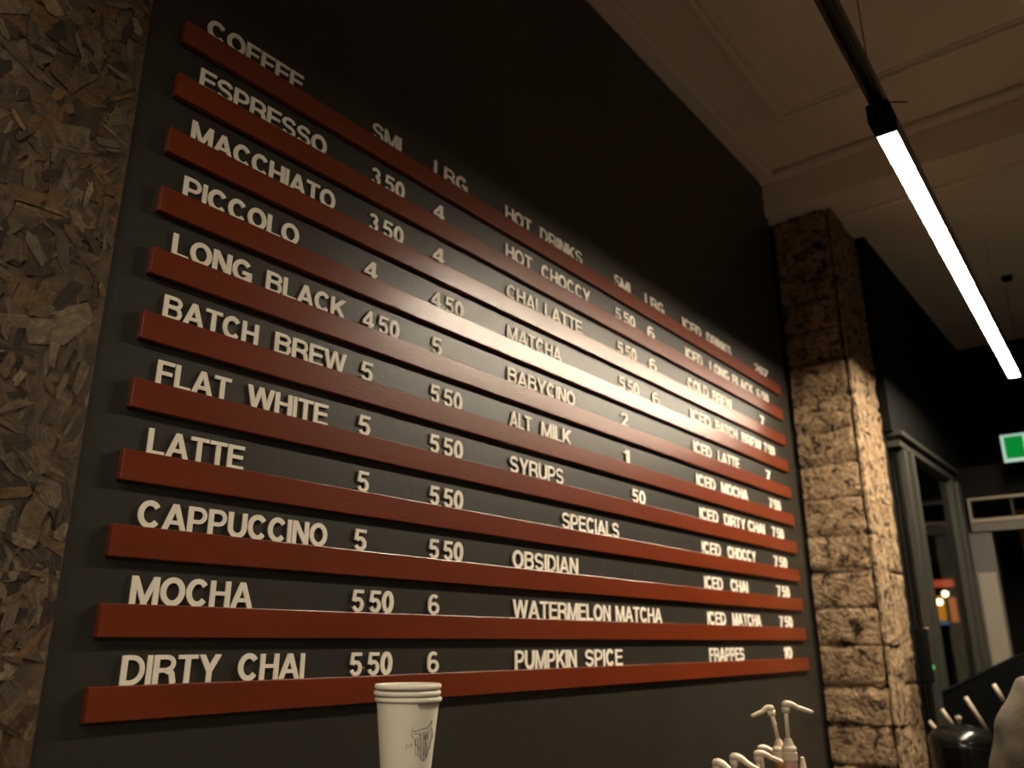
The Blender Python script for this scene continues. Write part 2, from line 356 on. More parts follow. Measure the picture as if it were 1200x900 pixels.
def glyph(ch):
    W = dict(A=.94, B=.84, C=.90, D=.86, E=.76, F=.72, G=.92, H=.84, I=.185, K=.88, L=.70, M=1.02, N=.84, O=.94, P=.80, R=.86, S=.82, T=.78, U=.84, W=1.26, X=.86, Y=.88, Z=.78)
    W.update({'0': .66, '1': .36, '2': .64, '3': .64, '4': .68, '5': .66, '6': .66, '7': .62})
    w_ = W[ch]; g = Glyph(w_); hb = 0.075; tb = 0.155   # hb: half of a horizontal bar
    V_ = lambda x: g.line((x, 0), (x, 1))
    Hh = lambda y, a, b: g.line((a, y), (b, y), tb)
    top, bot = 1-hb, hb
    if ch == 'A': g.line((H*.95, 0), (w_/2, 1), T, .3); g.line((w_-H*.95, 0), (w_/2, 1), T, .3); Hh(.30, w_*.22, w_*.78)
    elif ch == 'B': V_(H); g.rib([(H, top), (w_*.5, top)]+arc(w_*.56, .74, w_*.30, .185, 90, -90, 8)+[(H, .545)], t=tb); g.rib([(H, .545), (w_*.55, .545)]+arc(w_*.58, .31, w_-w_*.58-H, .235, 90, -90, 8)+[(H, bot)], t=tb+.01)
    elif ch == 'C': g.rib(arc(w_/2, .5, w_/2-H, .5-hb, 38, 322, 22))
    elif ch == 'D': V_(H); g.rib([(H, top), (w_*.40, top)]+arc(w_*.42, .5, w_-w_*.42-H, .5-hb, 90, -90, 14)+[(H, bot)], t=.168)
    elif ch == 'E': V_(H); Hh(top, 0, w_); Hh(.52, 0, w_*.93); Hh(bot, 0, w_)
    elif ch == 'F': V_(H); Hh(top, 0, w_); Hh(.50, 0, w_*.9)
    elif ch == 'G': g.rib(arc(w_/2, .5, w_/2-H, .5-hb, 40, 330, 22)); Hh(.43, w_*.52, w_); g.line((w_-H*.8, 0), (w_-H*.8, .45), T*.8)
    elif ch == 'H': V_(H); V_(w_-H); Hh(.52, 0, w_)
    elif ch == 'I': V_(H)
    elif ch == 'K': V_(H); g.line((H, .34), (w_-.12, 1), T*1.05, .12); g.line((w_*.40, .56), (w_-.1, 0), T*1.05, .12)
    elif ch == 'L': V_(H); Hh(bot, 0, w_)
    elif ch == 'M': V_(H*.95); V_(w_-H*.95); g.line((H*1.1, 1), (w_/2, .05), T*.9, .25); g.line((w_-H*1.1, 1), (w_/2, .05), T*.9, .25)
    elif ch == 'N': V_(H); V_(w_-H); g.line((H, 1), (w_-H, 0), T*1.05, .25)
    elif ch in 'O0': g.rib(arc(w_/2, .5, w_/2-H, .5-hb, 0, 360, 26), True)
    elif ch == 'P': V_(H); g.rib([(H, top), (w_*.5, top)]+arc(w_*.54, .675, w_-w_*.54-H, .25, 90, -90, 9)+[(H, .425)], t=.16)
    elif ch == 'R': V_(H); g.rib([(H, top), (w_*.5, top)]+arc(w_*.54, .695, w_-w_*.54-H-.01, .23, 90, -90, 9)+[(H, .465)], t=.16); g.rib([(w_*.55, .45)]+arc(w_*.60, .28, w_*.23, .16, 80, 5, 5)+[(w_-H*.95, .1), (w_-H*.8, 0)], t=T)
    elif ch in 'S':
        ry = (1-hb-.5)/2
        g.rib(arc(w_/2, .5+ry, w_/2-H, ry, 15, 255, 14)+arc(w_/2, .5-ry, w_/2-H, ry, 75, -165, 14), t=.165)
    elif ch == 'T': g.line((w_/2, 0), (w_/2, 1)); Hh(top, 0, w_)
    elif ch == 'U': g.rib([(H, 1), (H, .4)]+arc(w_/2, .38, w_/2-H, .38-hb, 180, 360, 14)+[(w_-H, .4), (w_-H, 1)])
    elif ch == 'W':
        a = w_; g.line((H*.9, 1), (a*.27, 0), T*.95, .25); g.line((a*.27, 0), (a*.5, 1), T*.9, .25); g.line((a*.5, 1), (a*.73, 0), T*.9, .25); g.line((a*.73, 0), (a-H*.9, 1), T*.95, .25)
    elif ch == 'X': g.line((H, 0), (w_-H, 1), T*1.1, .25); g.line((H, 1), (w_-H, 0), T*1.1, .25)
    elif ch == 'Y': g.line((w_/2, 0), (w_/2, .45)); g.line((w_/2, .40), (H*.6, 1.06), T*1.02, .04); g.line((w_/2, .40), (w_-H*.6, 1.06), T*1.02, .04)
    elif ch == 'Z': Hh(top, 0, w_); Hh(bot, 0, w_); g.line((H*1.2, .05), (w_-H*1.2, .95), T*1.1, .1)
    elif ch == '1': V_(w_-H); g.line((0, .74), (w_-H, .84), .12)
    elif ch == '2': g.rib(arc(w_/2, .70, w_/2-H, .30-hb, 175, -35, 12)+[(w_*.42, .28), (H*1.1, .06)], t=.17); Hh(bot, 0, w_)
    elif ch == '3': ry = (1-hb-.52)/2; g.rib(arc(w_/2, .52+ry, w_/2-H*1.2, ry, 165, -85, 12), t=.16); g.rib(arc(w_/2, .27+.02, w_/2-H, .29-hb+.005, 85, -165, 12), t=.165)
    elif ch == '4': g.line((w_*.70, 0), (w_*.70, 1)); g.line((0, .30), (w_, .30), .15); g.line((w_*.66, .95), (.06, .34), .16, .04)
    elif ch == '5': Hh(top, .1, w_*.95); g.line((.17, 1), (.11, .48), .15); g.rib(arc(w_/2, .33, w_/2-H, .33-hb, 140, -160, 14), t=.17)
    elif ch == '6': g.rib(arc(w_/2, .31, w_/2-H*.9, .31-hb, 0, 360, 18), True, t=.15); g.rib([(H*.9, .31)]+arc(w_/2, .60, w_/2-H*.9, .40-hb, 180, 48, 10), t=.15)
    elif ch == '7': Hh(top, 0, w_); g.rib([(w_-H*.9, .93), (w_*.58, .5), (w_*.40, 0)], t=.175)
    me = bpy.data.meshes.new('letter_'+ch); me.from_pydata(g.v, [], g.f); me.update()
    me.materials.append(M['letter'])
    return me, w_
G = {}

# ------------------------------------------------------------------ ledges and letters
LX0, LX1, PITCHZ, ZB = 0.6126, 3.6069, 0.12, 1.5
rows = ['COFFEE', 'ESPRESSO', 'MACCHIATO', 'PICCOLO', 'LONG BLACK', 'BATCH BREW', 'FLAT WHITE', 'LATTE', 'CAPPUCCINO', 'MOCHA', 'DIRTY CHAI']
ords = ['top', 'second', 'third', 'fourth', 'fifth', 'sixth', 'seventh', 'eighth', 'ninth', 'tenth', 'bottom']
def lz(i): return ZB+(10-i)*PITCHZ
for i, rw in enumerate(rows):
    z = lz(i)
    o = MB().box((LX0, 0, z-.050), (LX1, WALL_Y, z)).build('menu_ledge', M['ledge'], None, bevel=.0016)
    tag(o, f'red-brown wooden ledge under the word {rw}, {ords[i]} of the menu ledges', 'ledge', 'menu ledges')
# (row, text, start px, end px)
COL = [
 (0, 'COFFEE', 244, 355.5, 'heading'), (1, 'ESPRESSO', 235, 383, ''), (2, 'MACCHIATO', 225, 393, ''), (3, 'PICCOLO', 215.5, 350.5, ''),
 (4, 'LONG', 202.5, 295.5, ''), (4, 'BLACK', 312.5, 405, ''), (5, 'BATCH', 192, 303, ''), (5, 'BREW', 322.5, 405.5, ''),
 (6, 'FLAT', 184, 270.5, ''), (6, 'WHITE', 290.5, 384.5, ''), (7, 'LATTE', 173.5, 286, ''), (8, 'CAPPUCCINO', 162, 383.5, ''),
 (9, 'MOCHA', 153.5, 296.5, ''), (10, 'DIRTY', 142, 258, ''), (10, 'CHAI', 279.5, 357, ''),
 (0, 'SML', 437, 478, 'coffee size heading'), (0, 'LRG', 509, 548, 'coffee size heading'),
 (0, 'HOT', 592.5, 623, ''), (0, 'DRINKS', 633, 682.5, ''), (0, 'SML', 719.5, 743, 'hot drink size heading'), (0, 'LRG', 756, 778.5, 'hot drink size heading'),
 (0, 'ICED', 800, 822, ''), (0, 'DRINKS', 828.5, 857, 'iced column'), (0, '20Z', 884.5, 900.6, 'size heading'),
 (1, 'HOT', 592.5, 623.8, ''), (1, 'CHOCCY', 634.5, 691.5, ''), (2, 'CHAI', 593.7, 630, ''), (2, 'LATTE', 638.5, 682, ''),
 (3, 'MATCHA', 594.5, 658, ''), (4, 'BABYCINO', 595, 674, ''), (5, 'ALT', 597.5, 623, ''), (5, 'MILK', 634.5, 669.5, ''),
 (6, 'SYRUPS', 597.5, 660.7, ''), (7, 'SPECIALS', 658.7, 725.7, ''), (8, 'OBSIDIAN', 600.7, 677.7, ''),
 (9, 'WATERMELON', 601.3, 715.8, ''), (9, 'MATCHA', 721.8, 775.8, 'watermelon'), (10, 'PUMPKIN', 603.7, 676, ''), (10, 'SPICE', 686, 729.7, ''),
 (1, 'ICED', 803.5, 823.5, ''), (1, 'LONG', 832, 854.5, 'iced column'), (1, 'BLACK', 858.8, 882.6, 'iced column'),
 (2, 'COLD', 806, 830, ''), (2, 'BREW', 835, 857.7, ''), (3, 'ICED', 809.5, 833, ''), (3, 'BATCH', 838.7, 864, 'iced column'), (3, 'BREW', 869.5, 892, 'iced column'),
 (4, 'ICED', 813, 834, ''), (4, 'LATTE', 841.5, 866.7, 'iced column'), (5, 'ICED', 816.5, 838.7, ''), (5, 'MOCHA', 845.7, 876.5, 'iced column'),
 (6, 'ICED', 820, 842, ''), (6, 'DIRTY', 849, 873.7, 'iced column'), (6, 'CHAI', 877, 896.5, 'iced column'),
 (7, 'ICED', 822.8, 845, ''), (7, 'CHOCCY', 853, 886, 'iced column'), (8, 'ICED', 825.8, 847.5, ''), (8, 'CHAI', 856.6, 876.7, 'iced column'),
 (9, 'ICED', 829.3, 851, ''), (9, 'MATCHA', 858.5, 892.3, 'iced column'), (10, 'FRAPPES', 831.7, 872.5, ''),
]
PR = [  # row, text, x0, x1, description
 (1, '3 50', 435, 474.5, 'small coffee price'), (2, '3 50', 432, 473, 'small coffee price'), (3, '4', 427.5, 442.5, 'small coffee price'),
 (4, '4 50', 425.7, 468, 'small coffee price'), (5, '5', 423, 437.5, 'small coffee price'), (6, '5', 420, 434.5, 'small coffee price'),
 (7, '5', 418.7, 432.7, 'small coffee price'), (8, '5', 415, 430, 'small coffee price'), (9, '5 50', 412.5, 461.5, 'small coffee price'), (10, '5 50', 410, 460, 'small coffee price'),
 (1, '4', 508.5, 521, 'large coffee price'), (2, '4', 507.5, 520.7, 'large coffee price'), (3, '4 50', 506, 543.3, 'large coffee price'),
 (4, '5', 505.7, 518.2, 'large coffee price'), (5, '5 50', 504.5, 542, 'large coffee price'), (6, '5 50', 503.7, 542.7, 'large coffee price'),
 (7, '5 50', 503.7, 543, 'large coffee price'), (8, '5 50', 503, 543, 'large coffee price'), (9, '6', 502, 515.5, 'large coffee price'), (10, '6', 501, 515, 'large coffee price'),
 (1, '5 50', 721, 744.4, 'small hot drink price'), (2, '5 50', 723.5, 746, 'small hot drink price'), (3, '5 50', 725.5, 749, 'small hot drink price'),
 (4, '2', 728, 736, 'babycino price'), (5, '1', 731, 738, 'alt milk price'), (6, '50', 741, 756.5, 'syrup price'),
 (1, '6', 758.5, 767.3, 'large hot drink price'), (2, '6', 761, 769.5, 'large hot drink price'), (3, '6', 764.5, 773, 'large hot drink price'),
 (1, '6 50', 887, 901, 'iced drink price'), (2, '7', 890.7, 896, 'iced drink price'), (3, '7 50', 895.5, 908, 'iced drink price'),
 (4, '7', 897.5, 903, 'iced drink price'), (5, '7 50', 901.7, 915, 'iced drink price'), (6, '7 50', 905, 918.7, 'iced drink price'),
 (7, '7 50', 907.5, 922.7, 'iced drink price'), (8, '7 50', 911, 925.7, 'iced drink price'), (9, '7 50', 914, 929, 'iced drink price'), (10, '10', 919, 928.7, 'frappe price'),
]
nth = ['first', 'second', 'third', 'fourth', 'fifth', 'sixth', 'seventh', 'eighth', 'ninth', 'last']
CAPH = 0.0435; LY = 0.0093
FIX = {}
def xw(px, row, zoff=0.02):
    """x on the letters' plane, for a pixel column at this row's letter height"""
    z = lz(row)+zoff; best = None
    lo, hi = 0.4, 4.2
    for _ in range(40):
        m = (lo+hi)/2; d = Vector((m, LY, z))-CAM; u = 600+F_PX*d.dot(rt)/d.dot(fw)
        if u < px: lo = m
        else: hi = m
    return lo
nlet = 0
def put(row, text, a, b, what, digits):
    global nlet
    x0, x1 = xw(a, row), xw(b, row)
    gap = 0.06; total = 0; chars = []
    for ch in text:
        if ch == ' ': total += 0.22; continue
        if ch not in G: G[ch] = glyph(ch)
        chars.append([ch, total, G[ch][1]]); total += G[ch][1]+gap
    total -= gap
    sx = (x1-x0)/total
    word = text.replace(' ', '.')
    real = len(chars)
    for k, (ch, off, wd) in enumerate(chars):
        o = bpy.data.objects.new('menu_digit' if ch.isdigit() else 'menu_letter', G[ch][0]); C.objects.link(o)
        o.location = (x0+off*sx, LY, lz(row)+.0002); o.scale = (sx, CAPH, CAPH)
        pos = 'last' if (k == real-1 and real > 1) else nth[k]
        rowname = {0: 'COFFEE'}.get(row, rows[row])
        if digits:
            if real == 1: lab = f'white digit {ch}, {what} on the {ords[row]} ledge'
            else: lab = f'white digit {ch}, {pos} figure of {what} {word}, {ords[row]} ledge'
            tag(o, lab, 'digit', 'white digits on the menu ledges')
        else:
            w_ = f' ({what})' if what else ''
            kind = 'digit' if ch.isdigit() else 'letter'
            lab = f'white {kind} {ch}, {pos} character of {word}{w_} on the {ords[row]} ledge'
            tag(o, lab, kind, 'white letters on the menu ledges')
        nlet += 1
for (r_, t_, a, b, wh) in COL: put(r_, t_, a, b, wh, False)
for (r_, t_, a, b, wh) in PR: put(r_, t_, a, b, wh, True)
print('LETTERS', nlet)
# bare screw heads in the wall
for (px, py, lab) in ((426.5, 708, 'tiny steel screw head on menu wall above the tenth ledge'), (425.5, 782.5, 'tiny steel screw head on menu wall above the bottom ledge'),
                      (743, 673, 'tiny pale screw head on menu wall below the eighth ledge')):
    p = on(px, py, 1, WALL_Y)
    o = MB().lathe([(0.0022, 0), (0.0022, 0.001), (0.0012, 0.002)], n=12).build('wall_screw', M['rod']); o.rotation_euler = (PI/2, 0, 0); o.location = (p.x, WALL_Y, p.z)
    tag(o, lab, 'screw', 'screws in the menu wall')

# ------------------------------------------------------------------ light fittings
def lamp_line(x): return -0.885+(x-2.17)*0.030
LANG = math.atan(0.030)
ZL = 2.885
def fitting(name, label, xa, xb, m_):
    xm = (xa+xb)/2; t = thing(name, label, 'light', (xm, lamp_line(xm), ZL), 'linear lights on the ceiling rail')
    t.rotation_euler = (0, 0, LANG); h = (xb-xa)/2
    hb = MB(); hb.box((-h, -.029, .012), (h, .029, .055)); hb.box((-h, -.029, .0), (h, -.024, .012)); hb.box((-h, .024, .0), (h, .029, .012))
    hb.build('housing', M['black'], t)
    box('end_cap', M['black_matt'], (-h-.085, -.029, .0), (-h, .029, .055), t, .002)
    box('end_cap', M['black_matt'], (h, -.029, .0), (h+.012, .029, .055), t, .002)
    box('diffuser', m_, (-h, -.024, .004), (h, .024, .012), t)
    return t
fitting('linear_lamp', 'lit white linear tube light under a black rail above the menu', 2.145, 4.83, M['tube'])
t3 = fitting('linear_lamp', 'added unseen third linear tube light, a fill from farther back in the room', -1.6, 1.0, M['fill_tube']); t3.location.y -= 2.3  # added fill light, out of view, to brighten the cups and front surfaces
for dx in (-1.0, 1.0):
    tag(MB().tube([(t3.location.x+dx, t3.location.y+dx*.03, ZL+.055), (t3.location.x+dx, t3.location.y+dx*.03, CEIL)], .0016, 6).build('suspension_wire', M['wire']), f'thin steel wire of the added third tube light, {"near" if dx < 0 else "far"} end', 'wire', 'rail suspension wires')
fitting('linear_lamp', 'second linear tube light on the rail behind the viewpoint', -2.3, 0.1, M['tube2'])
rx0, rx1 = -3.3, 4.84; rm = (rx0+rx1)/2
rail = thing('ceiling_rail', 'black suspended metal rail carrying the linear light tubes', 'rail', (rm, lamp_line(rm), ZL+.055)); rail.rotation_euler = (0, 0, LANG)
hl = (rx1-rx0)/2
rb = MB(); rb.box((-hl, -.019, .0), (hl, -.008, .040)); rb.box((-hl, .008, .0), (hl, .019, .040)); rb.box((-hl, -.019, .030), (hl, .019, .042)); rb.build('channel', M['black'], rail, .0015)
box('inner_track', M['black_gloss'], (-hl, -.008, .012), (hl, .008, .018), rail)
for xx, nm in ((2.02, 'thin steel wire holding the rail at the near end of the lit tube'), (4.6, 'thin steel wire holding the rail at the far end of the tube'), (-0.8, 'thin steel wire holding the rail behind the viewpoint')):
    zc = CEIL if xx < 3.6 else SOFFIT
    tag(MB().tube([(xx, lamp_line(xx), ZL+.096), (xx, lamp_line(xx), zc)], .0016 if xx < 3 else .0009, 6).build('suspension_wire', M['wire']), nm, 'wire', 'rail suspension wires')
pc = [at(1038, 124, 2.2), at(1041, 120, 2.25), at(1050, 119.5, 2.25), at(1063, 119.5, 2.3)]
tag(MB().tube(pc, .002, 6).build('power_lead', M['black_matt']), 'short black power lead beside the rail at the near lamp end', 'cable')

# ------------------------------------------------------------------ stone pillar
PX0, PX1, PY = 3.785, 4.24, -0.27
pil = struct(box('wall_pillar', M['mortar'], (PX0+.03, PY+.03, 0), (PX1-.02, 0.25, SOFFIT)), 'rough stone pillar with dark mortar joints')
def stone(x0, x1, y0, y1, z0, z1, seed, rough=.012, jl=.6):
    """rock-faced block, its outer faces -x and -y uneven"""
    bm = bmesh.new()
    nx = max(3, int((x1-x0)/.018)); ny = max(3, int((y1-y0)/.018)); nz = max(4, int((z1-z0)/.018))
    def grid(o, du, dv, nu, nv):
        vs = [[bm.verts.new(o+du*(i/nu)+dv*(j/nv)) for j in range(nv+1)] for i in range(nu+1)]
        for i in range(nu):
            for j in range(nv): bm.faces.new((vs[i][j], vs[i+1][j], vs[i+1][j+1], vs[i][j+1]))
    X, Y, Z = Vector((x1-x0, 0, 0)), Vector((0, y1-y0, 0)), Vector((0, 0, z1-z0)); O = Vector((x0, y0, z0))
    grid(O, X, Z, nx, nz); grid(O+Y, X, Z, nx, 1); grid(O, Y, Z, ny, nz); grid(O+X, Y, Z, ny, 1); grid(O, X, Y, nx, ny); grid(O+Z, X, Y, nx, ny)
    bmesh.ops.remove_doubles(bm, verts=bm.verts, dist=1e-5)
    for v in bm.verts:
        p = v.co; q = p*14+Vector((seed*3.1, 0, 0))
        n = noise.noise_vector(q)+noise.noise_vector(q*2.9)*.6
        zbt = z1 if z1-p.z < p.z-z0 else z0
        jm = noise.noise(Vector((p.x*7, p.y*7, zbt*31.7)))          # open and filled stretches of a joint
        jm = max(0.0, min(1.0, .45+jm*2.2))
        ez = min(p.z-z0, z1-p.z); e = max(0, 1-ez/.016)*jm
        if abs(p.y-y0) < 1e-4:
            v.co.y += n.y*rough*.8 + .020*e*jl
        if abs(p.x-x0) < 1e-4 and abs(p.x-PX0) < .02:
            v.co.x += n.x*rough + .024*e
    bmesh.ops.recalc_face_normals(bm, faces=bm.faces)
    me = bpy.data.meshes.new('stone_block'); bm.to_mesh(me); bm.free()
    o = link('stone_block', me, M['stone'], pil, True); return o
zs = [3.62, 3.47, 3.31, 3.155, 3.0, 2.837, 2.667, 2.502, 2.347, 2.182, 2.021, 1.863, 1.702, 1.547, 1.384, 1.229, 1.07, 0.91, 0.75, 0.59, 0.43, 0.27, 0.11, 0.0]
rj = random.Random(11)
for i in range(len(zs)-1):
    zt, zb = zs[i]-.0005, zs[i+1]+.0005
    stone(PX0, PX0+.10, PY+.024, WALL_Y-.004, zb, zt, i, .009)                # face turned to the menu
for k_, cuts in enumerate(([0, 2, 5, 7, 10, 13, 15, 18, 21, 23], [0, 3, 6, 9, 11, 14, 17, 20, 23])):
    for a, b in zip(cuts[:-1], cuts[1:]):                                      # two columns of long stones on the front
        xa, xb = (PX0+.004, PX0+.212) if k_ == 0 else (PX0+.219, PX1)
        stone(xa, xb, PY+.004*k_, PY+.012 if k_ == 0 else PY+.10, zs[b]+.0015, zs[a]-.0015, 50+a+k_*40, .009)

# ------------------------------------------------------------------ side wall with shopfront window
WX0, WX1, WZT = 4.26, 5.56, 2.56
END_X = 6.5; FAR_X = 5.68; WT = SIDE_Y+.06
sw = MB(); sw.box((PX1-.02, SIDE_Y, WZT), (END_X, WT, SOFFIT)); sw.box((WX1, SIDE_Y, 0), (END_X, WT, WZT)); sw.box((PX1-.02, SIDE_Y, 0), (WX1, WT, 0.85)); sw.box((PX1-.02, SIDE_Y+.04, 0), (WX0, WT, WZT))
struct(sw.build('wall_right', M['black_wall']), 'black wall beyond the pillar')
struct(box('wall_far', M['black_wall'], (END_X, Y_BACK, 0), (END_X+.1, WT, SOFFIT)), 'black end wall under the lowered ceiling')
wf = thing('window_1', 'grey metal framed shopfront window beyond the stone pillar', 'window', (WX0, SIDE_Y, .85)); wf['kind'] = 'structure'; del wf['category']
def wbox(name, m, a, b, bev=.003):
    o = MB().box([p-q for p, q in zip(a, wf.location)], [p-q for p, q in zip(b, wf.location)]).build(name, m, wf, bev); return o
wbox('top_frame', M['frame'], (WX0, SIDE_Y-.02, WZT-.075), (WX1, SIDE_Y+.05, WZT-.045))
wbox('top_frame', M['frame'], (WX0, SIDE_Y-.035, WZT-.020), (WX1, SIDE_Y+.05, WZT+.003))
wbox('head_infill', M['black_matt'], (WX0, SIDE_Y-.005, WZT-.045), (WX1, SIDE_Y+.05, WZT-.020), 0)
wbox('mullion', M['frame'], (4.33, SIDE_Y-.02, .85), (4.375, SIDE_Y+.05, WZT-.075))
wbox('mullion', M['frame'], (4.40, SIDE_Y-.035, .85), (4.462, SIDE_Y+.05, WZT-.075))
wbox('mullion', M['frame'], (5.38, SIDE_Y-.02, .85), (5.43, SIDE_Y+.05, WZT-.075))
wbox('mullion', M['frame'], (5.48, SIDE_Y-.035, .85), (5.56, SIDE_Y+.05, WZT-.075))
wbox('sill', M['frame'], (WX0, SIDE_Y-.03, .85), (WX1, SIDE_Y+.05, .90))
wbox('pane', M['glass'], (WX0, SIDE_Y+.012, .90), (4.33, SIDE_Y+.018, WZT-.075), 0)
wbox('pane', M['glass'], (4.462, SIDE_Y+.012, .90), (5.38, SIDE_Y+.018, WZT-.075), 0)

# far wall with transom, pier and doorway
DY0, DY1 = -0.45, -1.45; PTOP = 2.60
fwm = MB(); fwm.box((FAR_X, DY0, 0), (FAR_X+.1, SIDE_Y, PTOP)); fwm.box((FAR_X, DY1, 2.40), (FAR_X+.1, DY0, PTOP)); fwm.box((FAR_X, -2.6, 0), (FAR_X+.1, DY1, PTOP))
struct(fwm.build('wall_partition', M['black_wall']), 'black partition around the doorway')
pr_ = struct(box('trim_7', M['pier'], (FAR_X-.04, -0.452, 0), (FAR_X-.002, SIDE_Y-.001, 2.19)), 'dark grey upper part of pier beside the doorway')
struct(box('trim_8', M['pier_pale'], (FAR_X-.055, -0.442, .9), (FAR_X-.041, -0.345, 1.955)), 'pale grey lower panel on the pier')
tr = thing('window_2', 'beige framed transom window above the doorway', 'window', (FAR_X-.05, -.345, 2.24)); tr['kind'] = 'structure'; del tr['category']
def tbox(name, m, a, b, bev=.003):
    return MB().box([p-q for p, q in zip(a, tr.location)], [p-q for p, q in zip(b, tr.location)]).build(name, m, tr, bev)
ty0, ty1, tz0, tz1 = -.352, -1.40, 2.25, 2.40
tbox('frame_rail', M['frame_pale'], (FAR_X-.05, ty1, tz1-.016), (FAR_X-.003, ty0, tz1))
tbox('frame_rail', M['frame_pale'], (FAR_X-.05, ty1, tz0), (FAR_X-.003, ty0, tz0+.024))
tbox('frame_stile', M['frame_pale'], (FAR_X-.05, ty0-.015, tz0+.024), (FAR_X-.003, ty0, tz1-.016))
tbox('frame_stile', M['frame'], (FAR_X-.045, -.59, tz0+.024), (FAR_X-.003, -.58, tz1-.016))
tbox('pane', M['glass'], (FAR_X-.03, ty1, tz0+.024), (FAR_X-.024, ty0-.015, tz1-.016), 0)
tbox('lintel', M['pier'], (FAR_X-.055, ty1, tz0-.055), (FAR_X-.003, ty0, tz0-.004))
# panel glimpsed behind the doorway
struct(box('trim_9', M['brick_glow'], (END_X-.05, -1.6, 2.10), (END_X-.003, -0.50, 2.42)), 'dim warm timber panel seen through the doorway')

# exit sign
SX = 5.4
s0 = on(1172, 512, 0, SX); s1 = on(1180, 541, 0, SX)
es = thing('exit_sign', 'green and white illuminated exit sign hanging beyond the pillar', 'sign', (SX, s0.y-.17, s1.z-.005))
hgt = s0.z-s1.z+.012
box('case', M['black_matt'], (.004, -.185, -.004), (.05, .180, hgt+.006), es, .003)
box('face', M['sign_white'], (-.003, -.175, 0), (.003, .172, hgt), es)
box('green_panel', M['sign_green'], (-.006, .060, .020), (-.0035, .155, hgt-.014), es)
box('green_panel', M['sign_green'], (-.006, -.160, .020), (-.0035, -.055, hgt-.014), es)
rm_ = MB()   # running figure, white box with green figure between the panels
def strip(a, b, t):
    d = Vector((b[0]-a[0], b[1]-a[1])).normalized(); p = Vector((-d.y, d.x))*t/2
    q = [Vector(a)+p, Vector(a)-p, Vector(b)-p, Vector(b)+p]; n = len(rm_.v)
    for x in (-.0065, -.0035):
        for k in q: rm_.v.append((x, k.x, k.y))
    rm_.f.extend([(n, n+1, n+2, n+3), (n+4, n+7, n+6, n+5), (n, n+4, n+5, n+1), (n+1, n+5, n+6, n+2), (n+2, n+6, n+7, n+3), (n+3, n+7, n+4, n)])
strip((.012, .105), (.002, .065), .014); strip((.002, .065), (.022, .045), .011); strip((.022, .045), (.030, .022), .010); strip((.002, .065), (-.018, .05), .011); strip((-.018, .05), (-.03, .03), .010)
strip((.010, .098), (.030, .085), .008); strip((.010, .098), (-.015, .088), .008); strip((.006, .118), (.016, .118), .012)
rm_.build('running_figure', M['sign_green'], es)
box('hanger', M['wire'], (.02, -.0015, hgt), (.023, .0015, SOFFIT-es.location.z), es)

# outside: dark building opposite with lit shopfront
ob = thing('shop_across_the_street', 'dark building seen through window with glowing orange shopfront', 'building', (13.0, 1.0, 0))
def obox(name, m, a, b):
    return MB().box([p-q for p, q in zip(a, ob.location)], [p-q for p, q in zip(b, ob.location)]).build(name, m, ob)
XO = 12.5
def op(px, py): return on(px, py, 0, XO)
obox('facade', M['black_wall'], (XO+.12, -1.5, 0), (XO+1.0, 5.0, 5))
a = op(1088, 680); b = op(1116, 688); obox('fascia', M['shop_red'], (XO, a.y, a.z), (XO+.1, b.y, b.z+.01))
a = op(1089, 699); b = op(1108, 727); obox('lit_window', M['shop_amber'], (XO+.04, a.y, a.z), (XO+.1, b.y, b.z))
a = op(1110, 700); b = op(1122, 729); obox('lit_window', M['shop_orange'], (XO+.04, a.y, a.z), (XO+.1, b.y, b.z))
a = op(1094, 728); b = op(1110, 732); obox('fascia', M['shop_blue'], (XO+.02, a.y, a.z), (XO+.1, b.y, b.z))
for (px, py) in ((1107.3, 696), (1100.7, 705.5)):
    p = on(px, py, 0, XO-.3)-ob.location
    MB().lathe([(.004, -.04), (.028, -.03), (.04, 0), (.028, .03), (.004, .04)], n=16).build('globe_lamp', M['bulb'], ob, smooth=True).location = p
a = op(1076, 586); b = op(1104, 590); obox('string_course', M['frame_pale'], (XO, a.y, a.z), (XO+.1, b.y, b.z))
a = op(1078, 611); b = op(1106, 614.5); obox('string_course', M['frame_pale'], (XO, a.y, a.z), (XO+.1, b.y, b.z))
struct(box('ground_outside', M['black_wall'], (6.0, 0.45, -.12), (14, 5, -.02)))

# device with green light on the mullion
dv = thing('card_terminal', 'black device with a small green light fixed beside the pillar', 'device', (4.36, -.36, 1.35))
a = at(1074, 736, 3.62)-dv.location; b = at(1096, 800, 3.62)-dv.location
mm = MB().box((min(a.x, b.x), min(a.y, b.y), min(a.z, b.z)), (max(a.x, b.x), min(a.y, b.y)+.035, max(a.z, b.z))).build('case', M['black_matt'], dv, .006)
yf = min(a.y, b.y)
for (px, py, m_) in ((1098, 782, 'led'),):
    q = on(px-4, py, 1, yf+dv.location.y-.001)-dv.location
    MB().box((q.x-.010, yf-.004, q.z-.009), (q.x+.010, yf+.002, q.z+.009)).build('light', M[m_], dv)
for (px, py) in ((1087, 735),):
    q = on(px, py+2, 1, yf+dv.location.y)-dv.location
    MB().box((q.x-.012, yf-.002, q.z), (q.x+.012, yf+.01, q.z+.008)).build('clip', M['rod'], dv)

# ------------------------------------------------------------------ counters (just under the frame)
ct = thing('bar_counter', 'dark timber bar counter along the menu wall under the pumps', 'counter', (2.1, -.33, 0))
box('worktop', M['counter'], (-1.5, -.31, .94), (.45, .29, .98), ct, .003)
box('body', M['black_matt'], (-1.46, -.27, 0), (.42, .27, .94), ct)
ct2 = thing('back_counter', 'black counter under the window beyond the stone pillar', 'counter', (4.75, -.62, 0))
box('worktop', M['black_matt'], (-.75, -.30, .94), (.85, .26, .98), ct2, .003)
box('body', M['black_matt'], (-.72, -.27, 0), (.82, .24, .94), ct2)

